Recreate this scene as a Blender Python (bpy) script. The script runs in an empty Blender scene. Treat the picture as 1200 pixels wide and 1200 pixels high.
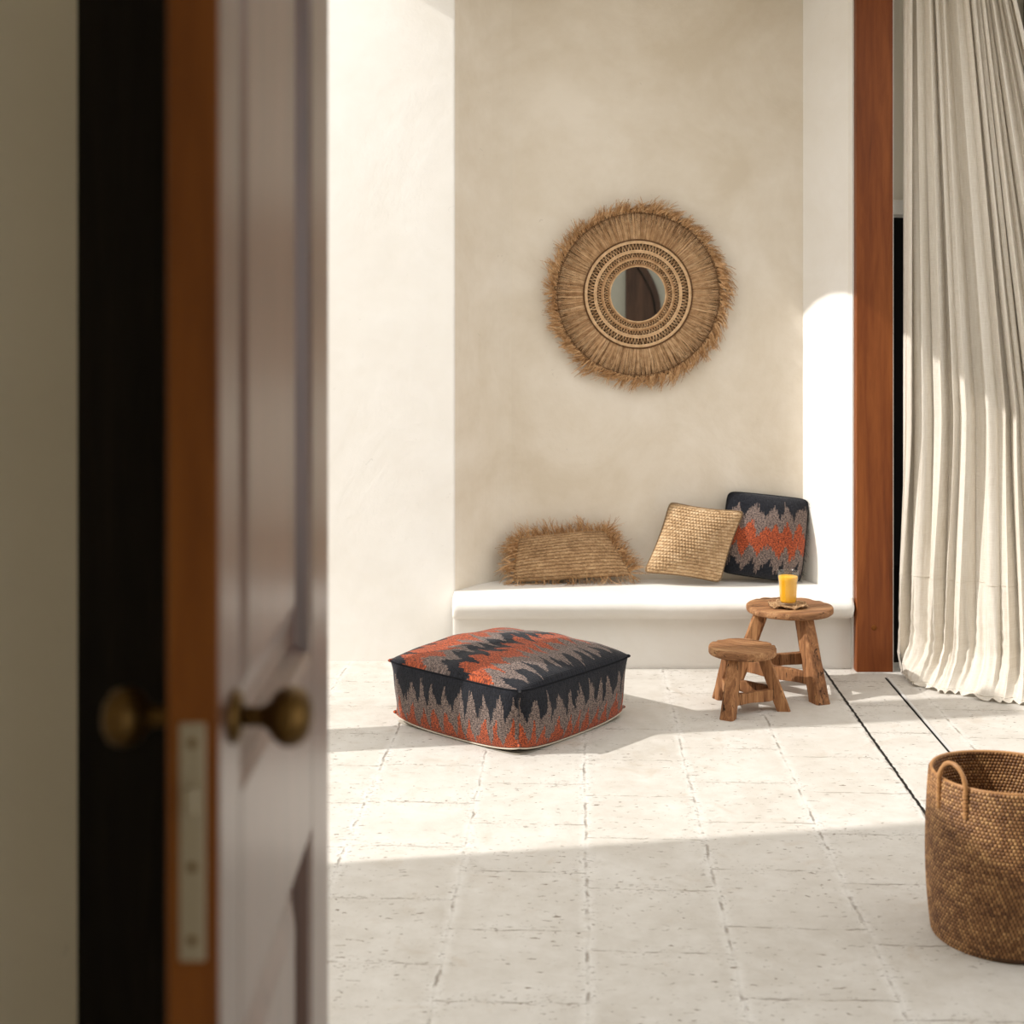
import bpy, bmesh, math, random
import numpy as np
from mathutils import Vector, Matrix
random.seed(7); rng = np.random.default_rng(7)
sc = bpy.context.scene
COL = sc.collection
PI = math.pi

# ------------------------------------------------------------------ node helper
class V:
    """a socket (or number) that builds math nodes"""
    def __init__(s, m, x): s.m = m; s.x = x
    def _b(s, op, o, r=False):
        n = s.m.n.new('ShaderNodeMath'); n.operation = op
        a, b = (o, s) if r else (s, o)
        for i, q in enumerate((a, b)):
            if q is None: continue
            q = q.x if isinstance(q, V) else q
            if isinstance(q, (int, float)): n.inputs[i].default_value = q
            else: s.m.l.new(q, n.inputs[i])
        return V(s.m, n.outputs[0])
    def __add__(s, o): return s._b('ADD', o)
    __radd__ = __add__
    def __sub__(s, o): return s._b('SUBTRACT', o)
    def __rsub__(s, o): return s._b('SUBTRACT', o, True)
    def __mul__(s, o): return s._b('MULTIPLY', o)
    __rmul__ = __mul__
    def __truediv__(s, o): return s._b('DIVIDE', o)
    def floor(s): return s._b('FLOOR', None)
    def frac(s): return s._b('FRACT', None)
    def abs(s): return s._b('ABSOLUTE', None)
    def sin(s): return s._b('SINE', None)
    def lt(s, o): return s._b('LESS_THAN', o)
    def gt(s, o): return s._b('GREATER_THAN', o)
    def min(s, o): return s._b('MINIMUM', o)
    def max(s, o): return s._b('MAXIMUM', o)
    def pow(s, o): return s._b('POWER', o)
    def clamp01(s):
        r = s.max(0.0).min(1.0); return r

class Mat:
    def __init__(s, name, rough=0.8, spec=0.3):
        s.mat = bpy.data.materials.new(name); s.mat.use_nodes = True
        s.t = s.mat.node_tree; s.n = s.t.nodes; s.l = s.t.links
        s.b = s.n['Principled BSDF']; s.out = s.n['Material Output']
        s.b.inputs['Roughness'].default_value = rough
        s.b.inputs['Specular IOR Level'].default_value = spec
    def coord(s, kind='Object'):
        return s.n.new('ShaderNodeTexCoord').outputs[kind]
    def world(s):
        return s.n.new('ShaderNodeNewGeometry').outputs['Position']
    def island(s):
        return V(s, s.n.new('ShaderNodeNewGeometry').outputs['Random Per Island'])
    def sep(s, v):
        n = s.n.new('ShaderNodeSeparateXYZ'); s.l.new(v, n.inputs[0])
        return [V(s, o) for o in n.outputs]
    def comb(s, x, y, z=0.0):
        n = s.n.new('ShaderNodeCombineXYZ')
        for i, q in enumerate((x, y, z)):
            q = q.x if isinstance(q, V) else q
            if isinstance(q, (int, float)): n.inputs[i].default_value = q
            else: s.l.new(q, n.inputs[i])
        return n.outputs[0]
    def scale(s, v, x, y, z):
        n = s.n.new('ShaderNodeMapping'); s.l.new(v, n.inputs[0]); n.inputs['Scale'].default_value = (x, y, z)
        return n.outputs[0]
    def noise(s, v, scale=5, detail=4, rough=.55, dist=0.0):
        n = s.n.new('ShaderNodeTexNoise'); s.l.new(v, n.inputs['Vector'])
        n.inputs['Scale'].default_value = scale; n.inputs['Detail'].default_value = detail
        n.inputs['Roughness'].default_value = rough; n.inputs['Distortion'].default_value = dist
        return V(s, n.outputs[0])
    def white(s, v):
        n = s.n.new('ShaderNodeTexWhiteNoise'); n.noise_dimensions = '3D'; s.l.new(v, n.inputs['Vector'])
        return V(s, n.outputs[0])
    def voro(s, v, scale=5, feat='F1'):
        n = s.n.new('ShaderNodeTexVoronoi'); n.feature = feat; s.l.new(v, n.inputs['Vector']); n.inputs['Scale'].default_value = scale
        return V(s, n.outputs['Distance'])
    def ramp(s, f, stops, const=False):
        n = s.n.new('ShaderNodeValToRGB'); s.l.new(f.x, n.inputs[0]); r = n.color_ramp
        if const: r.interpolation = 'CONSTANT'
        while len(r.elements) < len(stops): r.elements.new(0.5)
        for e, (p, c) in zip(r.elements, stops):
            e.position = p; e.color = (c[0], c[1], c[2], 1) if not isinstance(c, (int, float)) else (c, c, c, 1)
        return n.outputs[0]
    def rampv(s, f, stops): 
        n = s.n.new('ShaderNodeMapRange'); s.l.new(f.x, n.inputs[0])
        for i, q in enumerate(stops): n.inputs[1+i].default_value = q
        return V(s, n.outputs[0])
    def mix(s, f, a, b, mode='MIX'):
        n = s.n.new('ShaderNodeMix'); n.data_type = 'RGBA'; n.blend_type = mode
        for i, q in ((0, f), (6, a), (7, b)):
            q = q.x if isinstance(q, V) else q
            if isinstance(q, (int, float)): n.inputs[i].default_value = q
            elif isinstance(q, tuple): n.inputs[i].default_value = (*q, 1)
            else: s.l.new(q, n.inputs[i])
        return n.outputs[2]
    def color(s, c):
        if isinstance(c, tuple): s.b.inputs['Base Color'].default_value = (*c, 1)
        else: s.l.new(c, s.b.inputs['Base Color'])
        return s
    def bump(s, h, strength=.3, dist=.01):
        n = s.n.new('ShaderNodeBump'); s.l.new(h.x, n.inputs['Height'])
        n.inputs['Strength'].default_value = strength; n.inputs['Distance'].default_value = dist
        s.l.new(n.outputs[0], s.b.inputs['Normal']); return s
    def rough(s, v): s.l.new(v.x, s.b.inputs['Roughness']); return s

# ------------------------------------------------------------------ materials
def plaster(name, a, b, bumpy=.25):
    m = Mat(name, .85, .2); p = m.world()
    n1 = m.noise(p, 1.6, 5, .6, .8); n2 = m.noise(p, 9, 5, .6); n3 = m.noise(p, 70, 3)
    f = m.rampv(n1*.75+n2*.25, (.35, .65, 0, 1))
    c = m.mix(f, a, b)
    spots = m.rampv(m.noise(p, 26, 2, .5, 1.5), (.74, .78, 0, .35))
    c = m.mix(spots, c, tuple(x*.72 for x in a))
    m.color(c); m.bump(n1*1.2+n2*.5+n3*.06, bumpy, .02)
    return m.mat
M = {}
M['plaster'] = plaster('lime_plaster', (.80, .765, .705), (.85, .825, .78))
M['niche'] = plaster('niche_plaster', (.68, .60, .485), (.80, .735, .64))  # beige tone carries part of the warm shade inside the niche
M['grey_plaster'] = plaster('interior_plaster', (.72, .665, .55), (.77, .715, .60))
M['shade_plaster'] = plaster('shade_plaster', (.30, .29, .24), (.34, .325, .27))  # darker copy of the doorway plaster, shade put into its colour
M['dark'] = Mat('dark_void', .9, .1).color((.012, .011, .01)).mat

def wood(name, dark, mid, light, axis='Z', scale=1.0, rough=.5, spec=.35, bump=.25, crack=0.0, coord='Object', coat=0.0):
    m = Mat(name, rough, spec); p = m.coord(coord)
    sx = {'X': (.08, 1, 1), 'Y': (1, .08, 1), 'Z': (1, 1, .08)}[axis]
    q = m.scale(p, *[v*scale for v in sx])
    g = m.noise(q, 34, 6, .65, .6); fine = m.noise(q, 160, 3, .6); big = m.noise(q, 6, 3, .5, 1.0)
    f = m.rampv(g*.5+big*.35+fine*.15, (.36, .64, 0, 1))
    c = m.ramp(f, [(0, dark), (.5, mid), (1, light)])
    if crack:
        k = m.rampv(m.noise(q, 26, 4, .7, 2.0), (.37, .41, 1, 0))
        c = m.mix(k*crack, c, tuple(x*.22 for x in dark))
    m.color(c); m.bump(g*.6+fine*.4, bump, .004)
    if coat: m.b.inputs['Coat Weight'].default_value = coat; m.b.inputs['Coat Roughness'].default_value = .25
    return m.mat
M['post'] = wood('varnished_post_wood', (.10, .025, .006), (.175, .046, .010), (.25, .075, .017), 'Z', .6, .5, .25, .08)
M['door_face'] = wood('weathered_door_wood', (.045, .018, .010), (.085, .036, .022), (.13, .06, .04), 'Z', .8, .38, .5, .1, coat=.5)
M['door_edge'] = wood('varnished_door_edge', (.10, .029, .004), (.16, .05, .007), (.22, .076, .012), 'Z', .6, .6, .15, .08)
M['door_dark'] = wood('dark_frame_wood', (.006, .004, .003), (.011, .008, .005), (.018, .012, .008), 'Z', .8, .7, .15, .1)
M['stool'] = wood('reclaimed_teak', (.085, .034, .014), (.27, .12, .05), (.52, .27, .12), 'Z', 1.5, .66, .2, .9, crack=.9)
M['stool_top'] = wood('reclaimed_teak_top', (.11, .045, .02), (.30, .145, .065), (.55, .32, .155), 'X', 1.5, .66, .2, .9, crack=1.0)

def straw(name, dark, mid, light, rough=.75):
    m = Mat(name, rough, .2); p = m.coord('Object'); r = m.island()
    n = m.noise(p, 40, 3)
    f = r*.65 + m.rampv(n, (.3, .7, 0, .35))
    m.color(m.ramp(f, [(0, dark), (.45, mid), (1, light)]))
    m.b.inputs['Subsurface Weight'].default_value = 0.0
    return m.mat
M['raffia'] = straw('raffia_strands', (.24, .12, .05), (.54, .33, .17), (.86, .62, .38))
M['raffia_dark'] = straw('raffia_cord_dark', (.10, .045, .02), (.16, .08, .035), (.22, .11, .05))
M['raffia_brown'] = straw('raffia_fringe_brown', (.22, .10, .036), (.50, .285, .13), (.84, .57, .32))
M['backing'] = Mat('mirror_backing', .9, .1).color((.055, .03, .015)).mat

def woven(name, dark, mid, light, row, pitch):
    m = Mat(name, .75, .2); p = m.coord('UV'); x, y, _ = m.sep(p)
    r = (y+(x*9.0).sin()*.003)/row; fr = r.frac(); ch = (fr-.5).abs()
    sid = (x/pitch+ch*.9+r.floor()*.37).floor()
    cell = m.white(m.comb(sid, r.floor()*2.0+fr.gt(.5)))
    n = m.noise(p, 120, 2); big = m.noise(p, 9, 3)
    f = cell*.22 + n*.33 + big*.45
    c = m.ramp(m.rampv(f, (.25, .75, 0, 1)), [(0, dark), (.5, mid), (1, light)])
    gap = m.rampv(ch, (.33, .47, 0, .8)); m.color(m.mix(gap, c, tuple(q*.45 for q in dark)))  # grooves between plait rows darkened: dark inner fibre plus painted shade
    m.bump(n, .3, .002)
    return m.mat
M['seagrass'] = woven('plaited_seagrass', (.29, .175, .085), (.52, .35, .195), (.76, .58, .38), .0165, .015)
M['seagrass2'] = woven('plaited_raffia_tan', (.24, .135, .065), (.45, .285, .15), (.68, .48, .28), .0195, .016)
def rattan():
    m = Mat('woven_rattan', .5, .4); p = m.coord('UV'); x, y, _ = m.sep(p)
    xs = x+y.floor()*.36; cell = m.white(m.comb(xs.floor(), y.floor()))
    n = m.noise(m.scale(p, .3, 1, 1), 2.2, 3); big = m.noise(m.scale(p, .04, .06, 1), 3, 3)
    f = cell*.35+n*.2+big*.5
    weft = m.ramp(m.rampv(f, (.3, .8, 0, 1)), [(0, (.15, .062, .022)), (.5, (.33, .16, .06)), (1, (.58, .33, .135))])
    stitch_gap = m.rampv((xs.frac()-.5).abs(), (.30, .42, 0, 1))  # gaps between stitches darkened in the colour, in place of their shade
    m.color(m.mix(stitch_gap*.85, weft, (.045, .018, .008)))
    return m.mat
M['rattan'] = rattan()
M['cane'] = wood('cane_wrap', (.30, .14, .05), (.42, .21, .08), (.50, .27, .11), 'X', 1, .45, .4, .2)

BLK, GRY, ORG = (.014, .015, .020), (.235, .175, .15), (.47, .098, .034)
def ikat(name, bands, freq, amp, side=False):
    """bands: list of (start, colour) across v in metres; u runs along the bands"""
    m = Mat(name, .95, .1); p = m.coord('UV'); u, v, _ = m.sep(p)
    uq = (u/.0036).floor()*.0036
    j = m.noise(m.comb(uq*60, v*6, 0), 1, 2)
    tri = ((uq*freq + m.noise(m.comb(uq*7, v*3.5, 3), 1, 2)*1.9).frac()*2-1).abs()
    jag = m.white(m.comb(uq*1000, 0.0, 1.0))
    env = m.noise(m.comb(uq*16, v*5, 11), 1, 1)
    vv = v + (tri-.5)*amp*(env*1.3+.38) + (j-.5)*.05 + (jag-.5)*.026
    L = bands[-1][0]*1.25
    vn = vv/L
    stops = [(max(0, b/L), c) for b, c in bands]
    c = m.ramp(vn, stops, True)
    # yarn fleck: dark yarn shows through the dyed yarn
    fl = m.noise(m.comb(u*120, v*260, 0), 1, 3, .75)
    fleck = m.rampv(fl, (.46, .56, 0, 1))
    c2 = m.mix(fleck*.85, c, BLK)
    lt = m.rampv(m.noise(m.comb(u*150, v*190, 9), 1, 2, .7), (.56, .64, 0, .35))
    c2 = m.mix(lt, c2, m.mix(.5, c, (.42, .35, .30)), 'MIX') if False else c2
    rib = (v*2*PI/.006).sin()
    hue = m.rampv(m.noise(m.comb(u*200, v*60, 5), 1, 2), (.3, .7, .6, 1.45))
    n = m.n.new('ShaderNodeVectorMath'); n.operation = 'SCALE'; m.l.new(c2, n.inputs[0]); m.l.new(hue.x, n.inputs['Scale'])
    m.color(n.outputs[0])
    m.b.inputs['Sheen Weight'].default_value = .12
    m.bump(fl*1.0+rib*.12+m.noise(p, 30, 3)*1.2, .7, .004)
    return m.mat
M['ikat_top'] = ikat('ikat_wool_top', [(-1, BLK), (.072, GRY), (.19, ORG), (.305, BLK), (.40, GRY), (.485, ORG), (.64, BLK), (.74, GRY)], 15, .10)
M['ikat_side'] = ikat('ikat_wool_side', [(-1, BLK), (.084, GRY), (.185, ORG), (.40, BLK)], 15, .10)
M['ikat_cushion'] = ikat('ikat_wool_cushion', [(-1, BLK), (.055, GRY), (.135, ORG), (.25, GRY), (.335, BLK), (.5, BLK)], 12.5, .07)
M['black_yarn'] = Mat('black_yarn', .95, .1).color((.012, .013, .016)).mat
M['lining'] = Mat('cotton_lining', .9, .1).color((.62, .55, .45)).mat

def linen():
    m = Mat('natural_linen', .9, .1); p = m.coord('UV'); x, y, _ = m.sep(p)
    a = m.noise(m.comb(x*500, y*14, 0), 1, 3); b = m.noise(m.comb(x*18, y*420, 0), 1, 3); big = m.noise(m.comb(x*26, y*1.2, 0), 1, 4)
    f = m.rampv(a*.4+b*.3+big*.35, (.38, .66, 0, 1))
    c = m.mix(f, (.70, .625, .52), (.90, .85, .765)); m.color(c)
    m.bump(a*.5+b*.5+m.noise(m.comb(x*60, y*18, 0), 1, 4)*1.5, .5, .004)
    tr = m.n.new('ShaderNodeBsdfTranslucent'); m.l.new(c, tr.inputs[0])
    mx = m.n.new('ShaderNodeMixShader'); mx.inputs[0].default_value = .18
    m.l.new(m.b.outputs[0], mx.inputs[1]); m.l.new(tr.outputs[0], mx.inputs[2]); m.l.new(mx.outputs[0], m.out.inputs[0])
    return m.mat
M['linen'] = linen()
def metal(name, c, r): 
    m = Mat(name, r, .5).color(c); m.b.inputs['Metallic'].default_value = 1; return m.mat
M['steel'] = Mat('brushed_steel', .4, .8).color((.62, .61, .59)).mat
M['brass'] = metal('aged_brass', (.13, .075, .024), .45)
M['nickel'] = metal('latch_metal', (.42, .37, .28), .55)
M['mirror'] = metal('mirror_glass', (.86, .88, .86), .015)
g = Mat('clear_glass', .03, .5); tr_ = g.n.new('ShaderNodeBsdfTransparent'); tr_.inputs[0].default_value = (.96, .97, .96, 1)
gg = g.n.new('ShaderNodeBsdfGlossy'); gg.inputs['Roughness'].default_value = .05; lw = g.n.new('ShaderNodeLayerWeight'); fr = g.n.new('ShaderNodeMath'); fr.operation = 'MULTIPLY_ADD'; fr.inputs[1].default_value = .22; fr.inputs[2].default_value = .035; lw.inputs[0].default_value = .25; g.l.new(lw.outputs[1], fr.inputs[0])
mx_ = g.n.new('ShaderNodeMixShader'); g.l.new(fr.outputs[0], mx_.inputs[0]); g.l.new(tr_.outputs[0], mx_.inputs[1]); g.l.new(gg.outputs[0], mx_.inputs[2]); g.l.new(mx_.outputs[0], g.out.inputs[0]); M['glass'] = g.mat
j = Mat('orange_juice', .35, .4).color((1.0, .50, .015)); j.b.inputs['Subsurface Weight'].default_value = .15; j.b.inputs['Subsurface Radius'].default_value = (.03, .015, .004); M['juice'] = j.mat

def floor_mat():
    m = Mat('limestone_pavers', .72, .25); p = m.world()
    x0, y0, _ = m.sep(p)
    # the paving runs three degrees off the wall
    wob = m.noise(p, 7, 4, .65); wob2 = m.noise(m.scale(p, 1, 1, 1), 31, 3, .6)
    x = x0 - (y0-5.2)*.05 + (wob-.5)*.030 + (wob2-.5)*.010
    y = y0 + (x0-.6)*.05 + (m.noise(m.scale(p, 1.5, 1, 1), 6, 4, .65)-.5)*.03 + (wob2-.5)*.008
    cx = (x+.085)/.368 ; ci = cx.floor(); fx = cx.frac()
    off = m.white(m.comb(ci, 7.0))
    cy = (y + off*.37)/.375; ri = cy.floor(); fy = cy.frac()
    dx = (fx.min(1.0-fx))*.368; dy = (fy.min(1.0-fy))*.375
    tile = m.white(m.comb(ci, ri, 2.0))
    n1 = m.noise(p, 3, 5, .6, .6); n2 = m.noise(p, 14, 5, .65)
    base = m.mix(m.rampv(n1*.6+n2*.4, (.35, .65, 0, 1)), (.53, .49, .43), (.67, .64, .59))
    base = m.mix(m.rampv(tile, (0, 1, 0, .3)), base, (.62, .585, .53))
    patch = m.rampv(m.noise(p, 5.5, 4, .6, 1.0), (.60, .72, 0, .35))
    base = m.mix(patch, base, (.47, .385, .29))
    br = m.noise(p, 10, 3, .6); br2 = m.noise(p, 17, 3, .6)
    jw = m.rampv(dx, (.0015, .0065, 1, 0))*m.rampv(br, (.50, .62, .10, 1))
    jw2 = m.rampv(dy, (.001, .005, 1, 0))*m.rampv(br2, (.45, .58, .12, .9))
    joint = jw.max(jw2)
    pale = m.rampv(dx, (.006, .028, 1, 0))*m.rampv(br2, (.35, .55, 0, .55))
    base = m.mix(pale, base, (.73, .705, .66))
    crumble = m.rampv(dx.min(dy), (.0, .05, 1, 0))*m.rampv(m.noise(m.scale(p, 1, 1.7, 1), 62, 3, .6), (.59, .66, 0, 1))*m.rampv(n1, (.42, .56, 0, 1))
    pits = m.rampv(m.noise(m.scale(p, 1, 2.6, 1), 30, 3, .62, .5), (.645, .675, 0, 1))
    pits = pits*m.rampv(m.noise(p, 2.7, 2), (.38, .50, 0, 1))
    dk = (joint*.62).max(crumble*.8).max(pits*.8)
    # the wide open joint right of the stool
    xs = x0 - (y0-5.2)*.05 + (wob2-.5)*.016
    slot = m.rampv((xs-1.395).abs(), (.0045, .0065, 1, 0))
    c = m.mix(dk, base, (.17, .125, .085)); c = m.mix(slot, c, (.012, .010, .008))
    m.color(c)
    h = n1*.5 + n2*.35 + m.noise(p, 60, 3)*.12 - joint*.5 - crumble*.6 - pits*.7 - slot*2.5 + tile*.0
    m.bump(h, .55, .012)
    return m.mat
M['floor'] = floor_mat()

# ------------------------------------------------------------------ mesh helpers
def mesh_obj(name, verts, faces, mat, parent=None, uvs=None, smooth=True, loc=None, matidx=None):
    me = bpy.data.meshes.new(name)
    verts = [tuple(map(float, v)) for v in verts]
    me.from_pydata(verts, [], [tuple(int(i) for i in f) for f in faces])
    mats = mat if isinstance(mat, (list, tuple)) else [mat]
    for q in mats: me.materials.append(q)
    if uvs is not None:
        uvl = me.uv_layers.new(name='UVMap'); uvs = np.asarray(uvs, float)
        li = np.zeros(len(me.loops), int); me.loops.foreach_get('vertex_index', li)
        uvl.data.foreach_set('uv', uvs[li].ravel())
    if smooth: me.polygons.foreach_set('use_smooth', [True]*len(me.polygons))
    if matidx is not None: me.polygons.foreach_set('material_index', matidx)
    me.update()
    o = bpy.data.objects.new(name, me); COL.objects.link(o)
    if parent: o.parent = parent
    if loc is not None: o.location = loc
    return o
def from_bm(name, bm, mat, parent=None, smooth=False, loc=None):
    me = bpy.data.meshes.new(name); bmesh.ops.recalc_face_normals(bm, faces=bm.faces[:]); bm.to_mesh(me); bm.free()
    for q in (mat if isinstance(mat, (list, tuple)) else [mat]): me.materials.append(q)
    if smooth: me.polygons.foreach_set('use_smooth', [True]*len(me.polygons))
    o = bpy.data.objects.new(name, me); COL.objects.link(o)
    if parent: o.parent = parent
    if loc is not None: o.location = loc
    return o
def bevel(o, w=.004, seg=2, ang=35):
    b = o.modifiers.new('bevel', 'BEVEL'); b.width = w; b.segments = seg; b.limit_method = 'ANGLE'; b.angle_limit = math.radians(ang)
    o.data.polygons.foreach_set('use_smooth', [True]*len(o.data.polygons))
    w_ = o.modifiers.new('wn', 'WEIGHTED_NORMAL'); w_.keep_sharp = False
    return o
def add_box(bm, lo, hi):
    vs = [bm.verts.new((x, y, z)) for x in (lo[0], hi[0]) for y in (lo[1], hi[1]) for z in (lo[2], hi[2])]
    for f in ((0,1,3,2),(4,6,7,5),(0,4,5,1),(2,3,7,6),(0,2,6,4),(1,5,7,3)): bm.faces.new([vs[i] for i in f])
def box(name, lo, hi, mat, parent=None, bev=0, loc=None):
    bm = bmesh.new(); add_box(bm, lo, hi); o = from_bm(name, bm, mat, parent, loc=loc)
    if bev: bevel(o, bev)
    return o
def prism(name, foot, z0, z1, mat, parent=None, bev=0):
    bm = bmesh.new(); a = [bm.verts.new((x, y, z0)) for x, y in foot]; b = [bm.verts.new((x, y, z1)) for x, y in foot]
    n = len(foot)
    for i in range(n): bm.faces.new((a[i], a[(i+1) % n], b[(i+1) % n], b[i]))
    bm.faces.new(a[::-1]); bm.faces.new(b)
    o = from_bm(name, bm, mat, parent)
    if bev: bevel(o, bev, 3, 25)
    return o
def grid_faces(nu, nv, cu=False, cv=False, base=0, flip=False):
    I, J = np.meshgrid(np.arange(nu if cu else nu-1), np.arange(nv if cv else nv-1), indexing='ij')
    I2 = (I+1) % nu; J2 = (J+1) % nv
    f = np.stack([I*nv+J, I2*nv+J, I2*nv+J2, I*nv+J2], -1).reshape(-1, 4)+base
    return f[:, ::-1] if flip else f
def lathe(name, prof, mat, parent=None, n=64, loc=None, axis='Z', smooth=True):
    a = np.linspace(0, 2*PI, n, endpoint=False); P = np.zeros((n, len(prof), 3))
    for k, (r, z) in enumerate(prof):
        P[:, k, 0] = r*np.cos(a); P[:, k, 1] = r*np.sin(a); P[:, k, 2] = z
    if axis == 'X': P = P[..., [2, 0, 1]]
    if axis == 'Y': P = P[..., [1, 2, 0]]
    return mesh_obj(name, P.reshape(-1, 3), grid_faces(n, len(prof), cu=True), mat, parent, smooth=smooth, loc=loc)
def tube_into(vs, fs, pts, rad, n=8, closed=False, us=None):
    pts = np.asarray(pts, float); m = len(pts)
    T = np.gradient(pts, axis=0) if not closed else np.roll(pts, -1, 0)-np.roll(pts, 1, 0)
    T /= np.linalg.norm(T, axis=1)[:, None]+1e-12
    up = np.zeros(3); up[int(np.argmin(abs(T).max(0)))] = 1.0
    A = np.cross(T, up); A /= np.linalg.norm(A, axis=1)[:, None]+1e-12; B = np.cross(T, A)
    rad = np.broadcast_to(rad, (m,)); a = np.linspace(0, 2*PI, n, endpoint=False)
    P = pts[:, None]+rad[:, None, None]*(A[:, None]*np.cos(a)[None, :, None]+B[:, None]*np.sin(a)[None, :, None])
    base = len(vs); vs.extend(P.reshape(-1, 3).tolist()); fs.extend(grid_faces(m, n, cu=closed, cv=True, base=base).tolist())
    if not closed:
        fs.append(list(range(base+n-1, base-1, -1))); fs.append([base+(m-1)*n+i for i in range(n)])
def tube(name, pts, rad, mat, parent=None, n=10, closed=False, loc=None):
    vs, fs = [], []; tube_into(vs, fs, pts, rad, n, closed)
    return mesh_obj(name, vs, fs, mat, parent, loc=loc)
def strand_mesh(name, S, mat, parent=None, loc=None):
    """S: array (k, rings, 3) centre lines, with W (k,) half widths: three-sided straws"""
    P, W = S; k, r, _ = P.shape
    T = np.gradient(P, axis=1); T /= np.linalg.norm(T, axis=2)[..., None]+1e-12
    R = rng.normal(size=(k, 1, 3)); A = np.cross(T, np.broadcast_to(R, P.shape)); A /= np.linalg.norm(A, axis=2)[..., None]+1e-12
    B = np.cross(T, A); tap = np.linspace(1, .45, r)[None, :, None]
    rings = []
    for i in range(3):
        a = 2*PI*i/3; rings.append(P+(A*math.cos(a)+B*math.sin(a)*.6)*W[:, None, None]*tap)
    Q = np.stack(rings, 2)                                   # k, r, 3, 3
    idx = np.arange(k*r*3).reshape(k, r, 3); F = []
    for i in range(3):
        i2 = (i+1) % 3
        F.append(np.stack([idx[:, :-1, i], idx[:, 1:, i], idx[:, 1:, i2], idx[:, :-1, i2]], -1).reshape(-1, 4))
    return mesh_obj(name, Q.reshape(-1, 3), np.concatenate(F), mat, parent, smooth=False, loc=loc)
def empty(name, loc=(0, 0, 0), rz=0):
    o = bpy.data.objects.new(name, None); COL.objects.link(o); o.location = loc; o.rotation_euler = (0, 0, rz); o.empty_display_size = .1
    return o
def tag(o, label, cat, group=None):
    o['label'] = label; o['category'] = cat
    if group: o['group'] = group
    return o
def struct(o, label=None, cat=None):
    o['kind'] = 'structure'
    if label: o['label'] = label
    if cat: o['category'] = cat
    return o
def px(x, y, D):     # a measured point of the photograph taken to the place, D metres in
    return np.array([(x-600)/1560*D, D, 1.6-(y-380)/1560*D])

# ------------------------------------------------------------------ the setting
H = 3.3
# floor with a fine surface
struct(box('floor', (-7, -2.5, -.12), (7, 9.5, 0), M['floor']), 'pale worn limestone paver floor with pitted surface and dark open joint', 'floor')
BD = 6.61
bz = lambda t: ((1-t)**2*-.27+2*t*(1-t)*-.125+t*t*.0, (1-t)**2*6.32+2*t*(1-t)*6.585+t*t*BD)
foot = [(-7, 6.32), (-.280, 6.32), (-.2745, 6.3208), (-.2715, 6.3235), (-.270, 6.328)] + [bz(i/16) for i in range(1, 17)] + [(0, 6.95), (-7, 6.95)]
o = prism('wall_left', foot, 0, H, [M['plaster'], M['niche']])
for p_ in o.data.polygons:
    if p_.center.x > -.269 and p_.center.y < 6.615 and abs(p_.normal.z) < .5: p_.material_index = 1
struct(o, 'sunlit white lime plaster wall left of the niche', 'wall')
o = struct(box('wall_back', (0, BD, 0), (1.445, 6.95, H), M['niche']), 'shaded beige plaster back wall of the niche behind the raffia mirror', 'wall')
struct(prism('wall_right', [(1.578, 6.17), (1.755, 6.17), (1.755, 6.95), (1.445, 6.95), (1.445, BD), (1.578, 6.25)], 0, H, M['plaster']), 'sunlit white splayed plaster side of the niche and narrow plaster pier between niche and wooden post', 'wall')
struct(prism('ceiling', [(-.38, 5.0), (7, 5.0), (7, 9.5), (-2.5, 9.5), (-2.5, 6.36), (-.80, 6.34), (-.66, 6.30), (-.55, 6.25), (-.45, 6.17), (-.37, 6.07), (-.32, 5.95), (-.33, 5.7)], H, H+.2, M['plaster']), 'plaster porch ceiling over the niche', 'ceiling')
# room behind the curtain, its darkness put into black wall and floor colours
struct(box('wall_right_lintel', (1.757, 6.34, 2.19), (7, 6.5, H), M['grey_plaster']), 'grey plaster strip above the beige beam beside the curtain', 'wall')
struct(box('floor_inner', (1.757, 6.30, 0), (7, 8.8, .006), M['door_dark']), 'floor of the room behind the curtain, coloured dark for its shade', 'floor')
struct(box('trim_1', (1.757, 6.31, 2.12), (7, 6.5, 2.19), M['plaster'], bev=.004), 'short beige beam end between post and curtain', 'beam')
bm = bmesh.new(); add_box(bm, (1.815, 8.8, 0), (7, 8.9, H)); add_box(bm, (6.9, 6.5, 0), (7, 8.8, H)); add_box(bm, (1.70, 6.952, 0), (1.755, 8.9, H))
struct(from_bm('wall_dark_room', bm, M['dark']), 'unlit room behind the curtain, walls coloured black for its darkness', 'wall')
o = box('trim_2', (1.584, 6.12, 0), (1.752, 6.17, H), M['post'], bev=.004); struct(o, 'tall varnished reddish brown timber post beside the linen curtain', 'post')
lathe('plug', [(0, -.0012), (.011, -.001), (.013, 0), (.0135, .002)], M['door_edge'], o, 20, (1.665, 6.1195, .205), 'Y')
struct(box('trim_3', (1.753, 6.14, 0), (1.760, 6.17, H), M['plaster']), 'thin pale strip on the right side of the timber post', 'trim')
struct(box('trim_4', (2.42, 6.14, 0), (2.58, 6.30, H), M['door_dark'], bev=.004), 'dark timber post at the far edge of the curtain', 'post')
# pillar and garden wall off to the left: their shade crosses the floor
struct(box('pillar', (-1.83, 4.82, 0), (-1.57, 5.07, 3.02), M['plaster'], bev=.01), 'white square pillar in the courtyard', 'pillar')
struct(box('wall_courtyard', (-3.2, 2.05, 0), (-3.0, 3.49, 3.72), M['plaster']), 'white courtyard side wall', 'wall')
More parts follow.
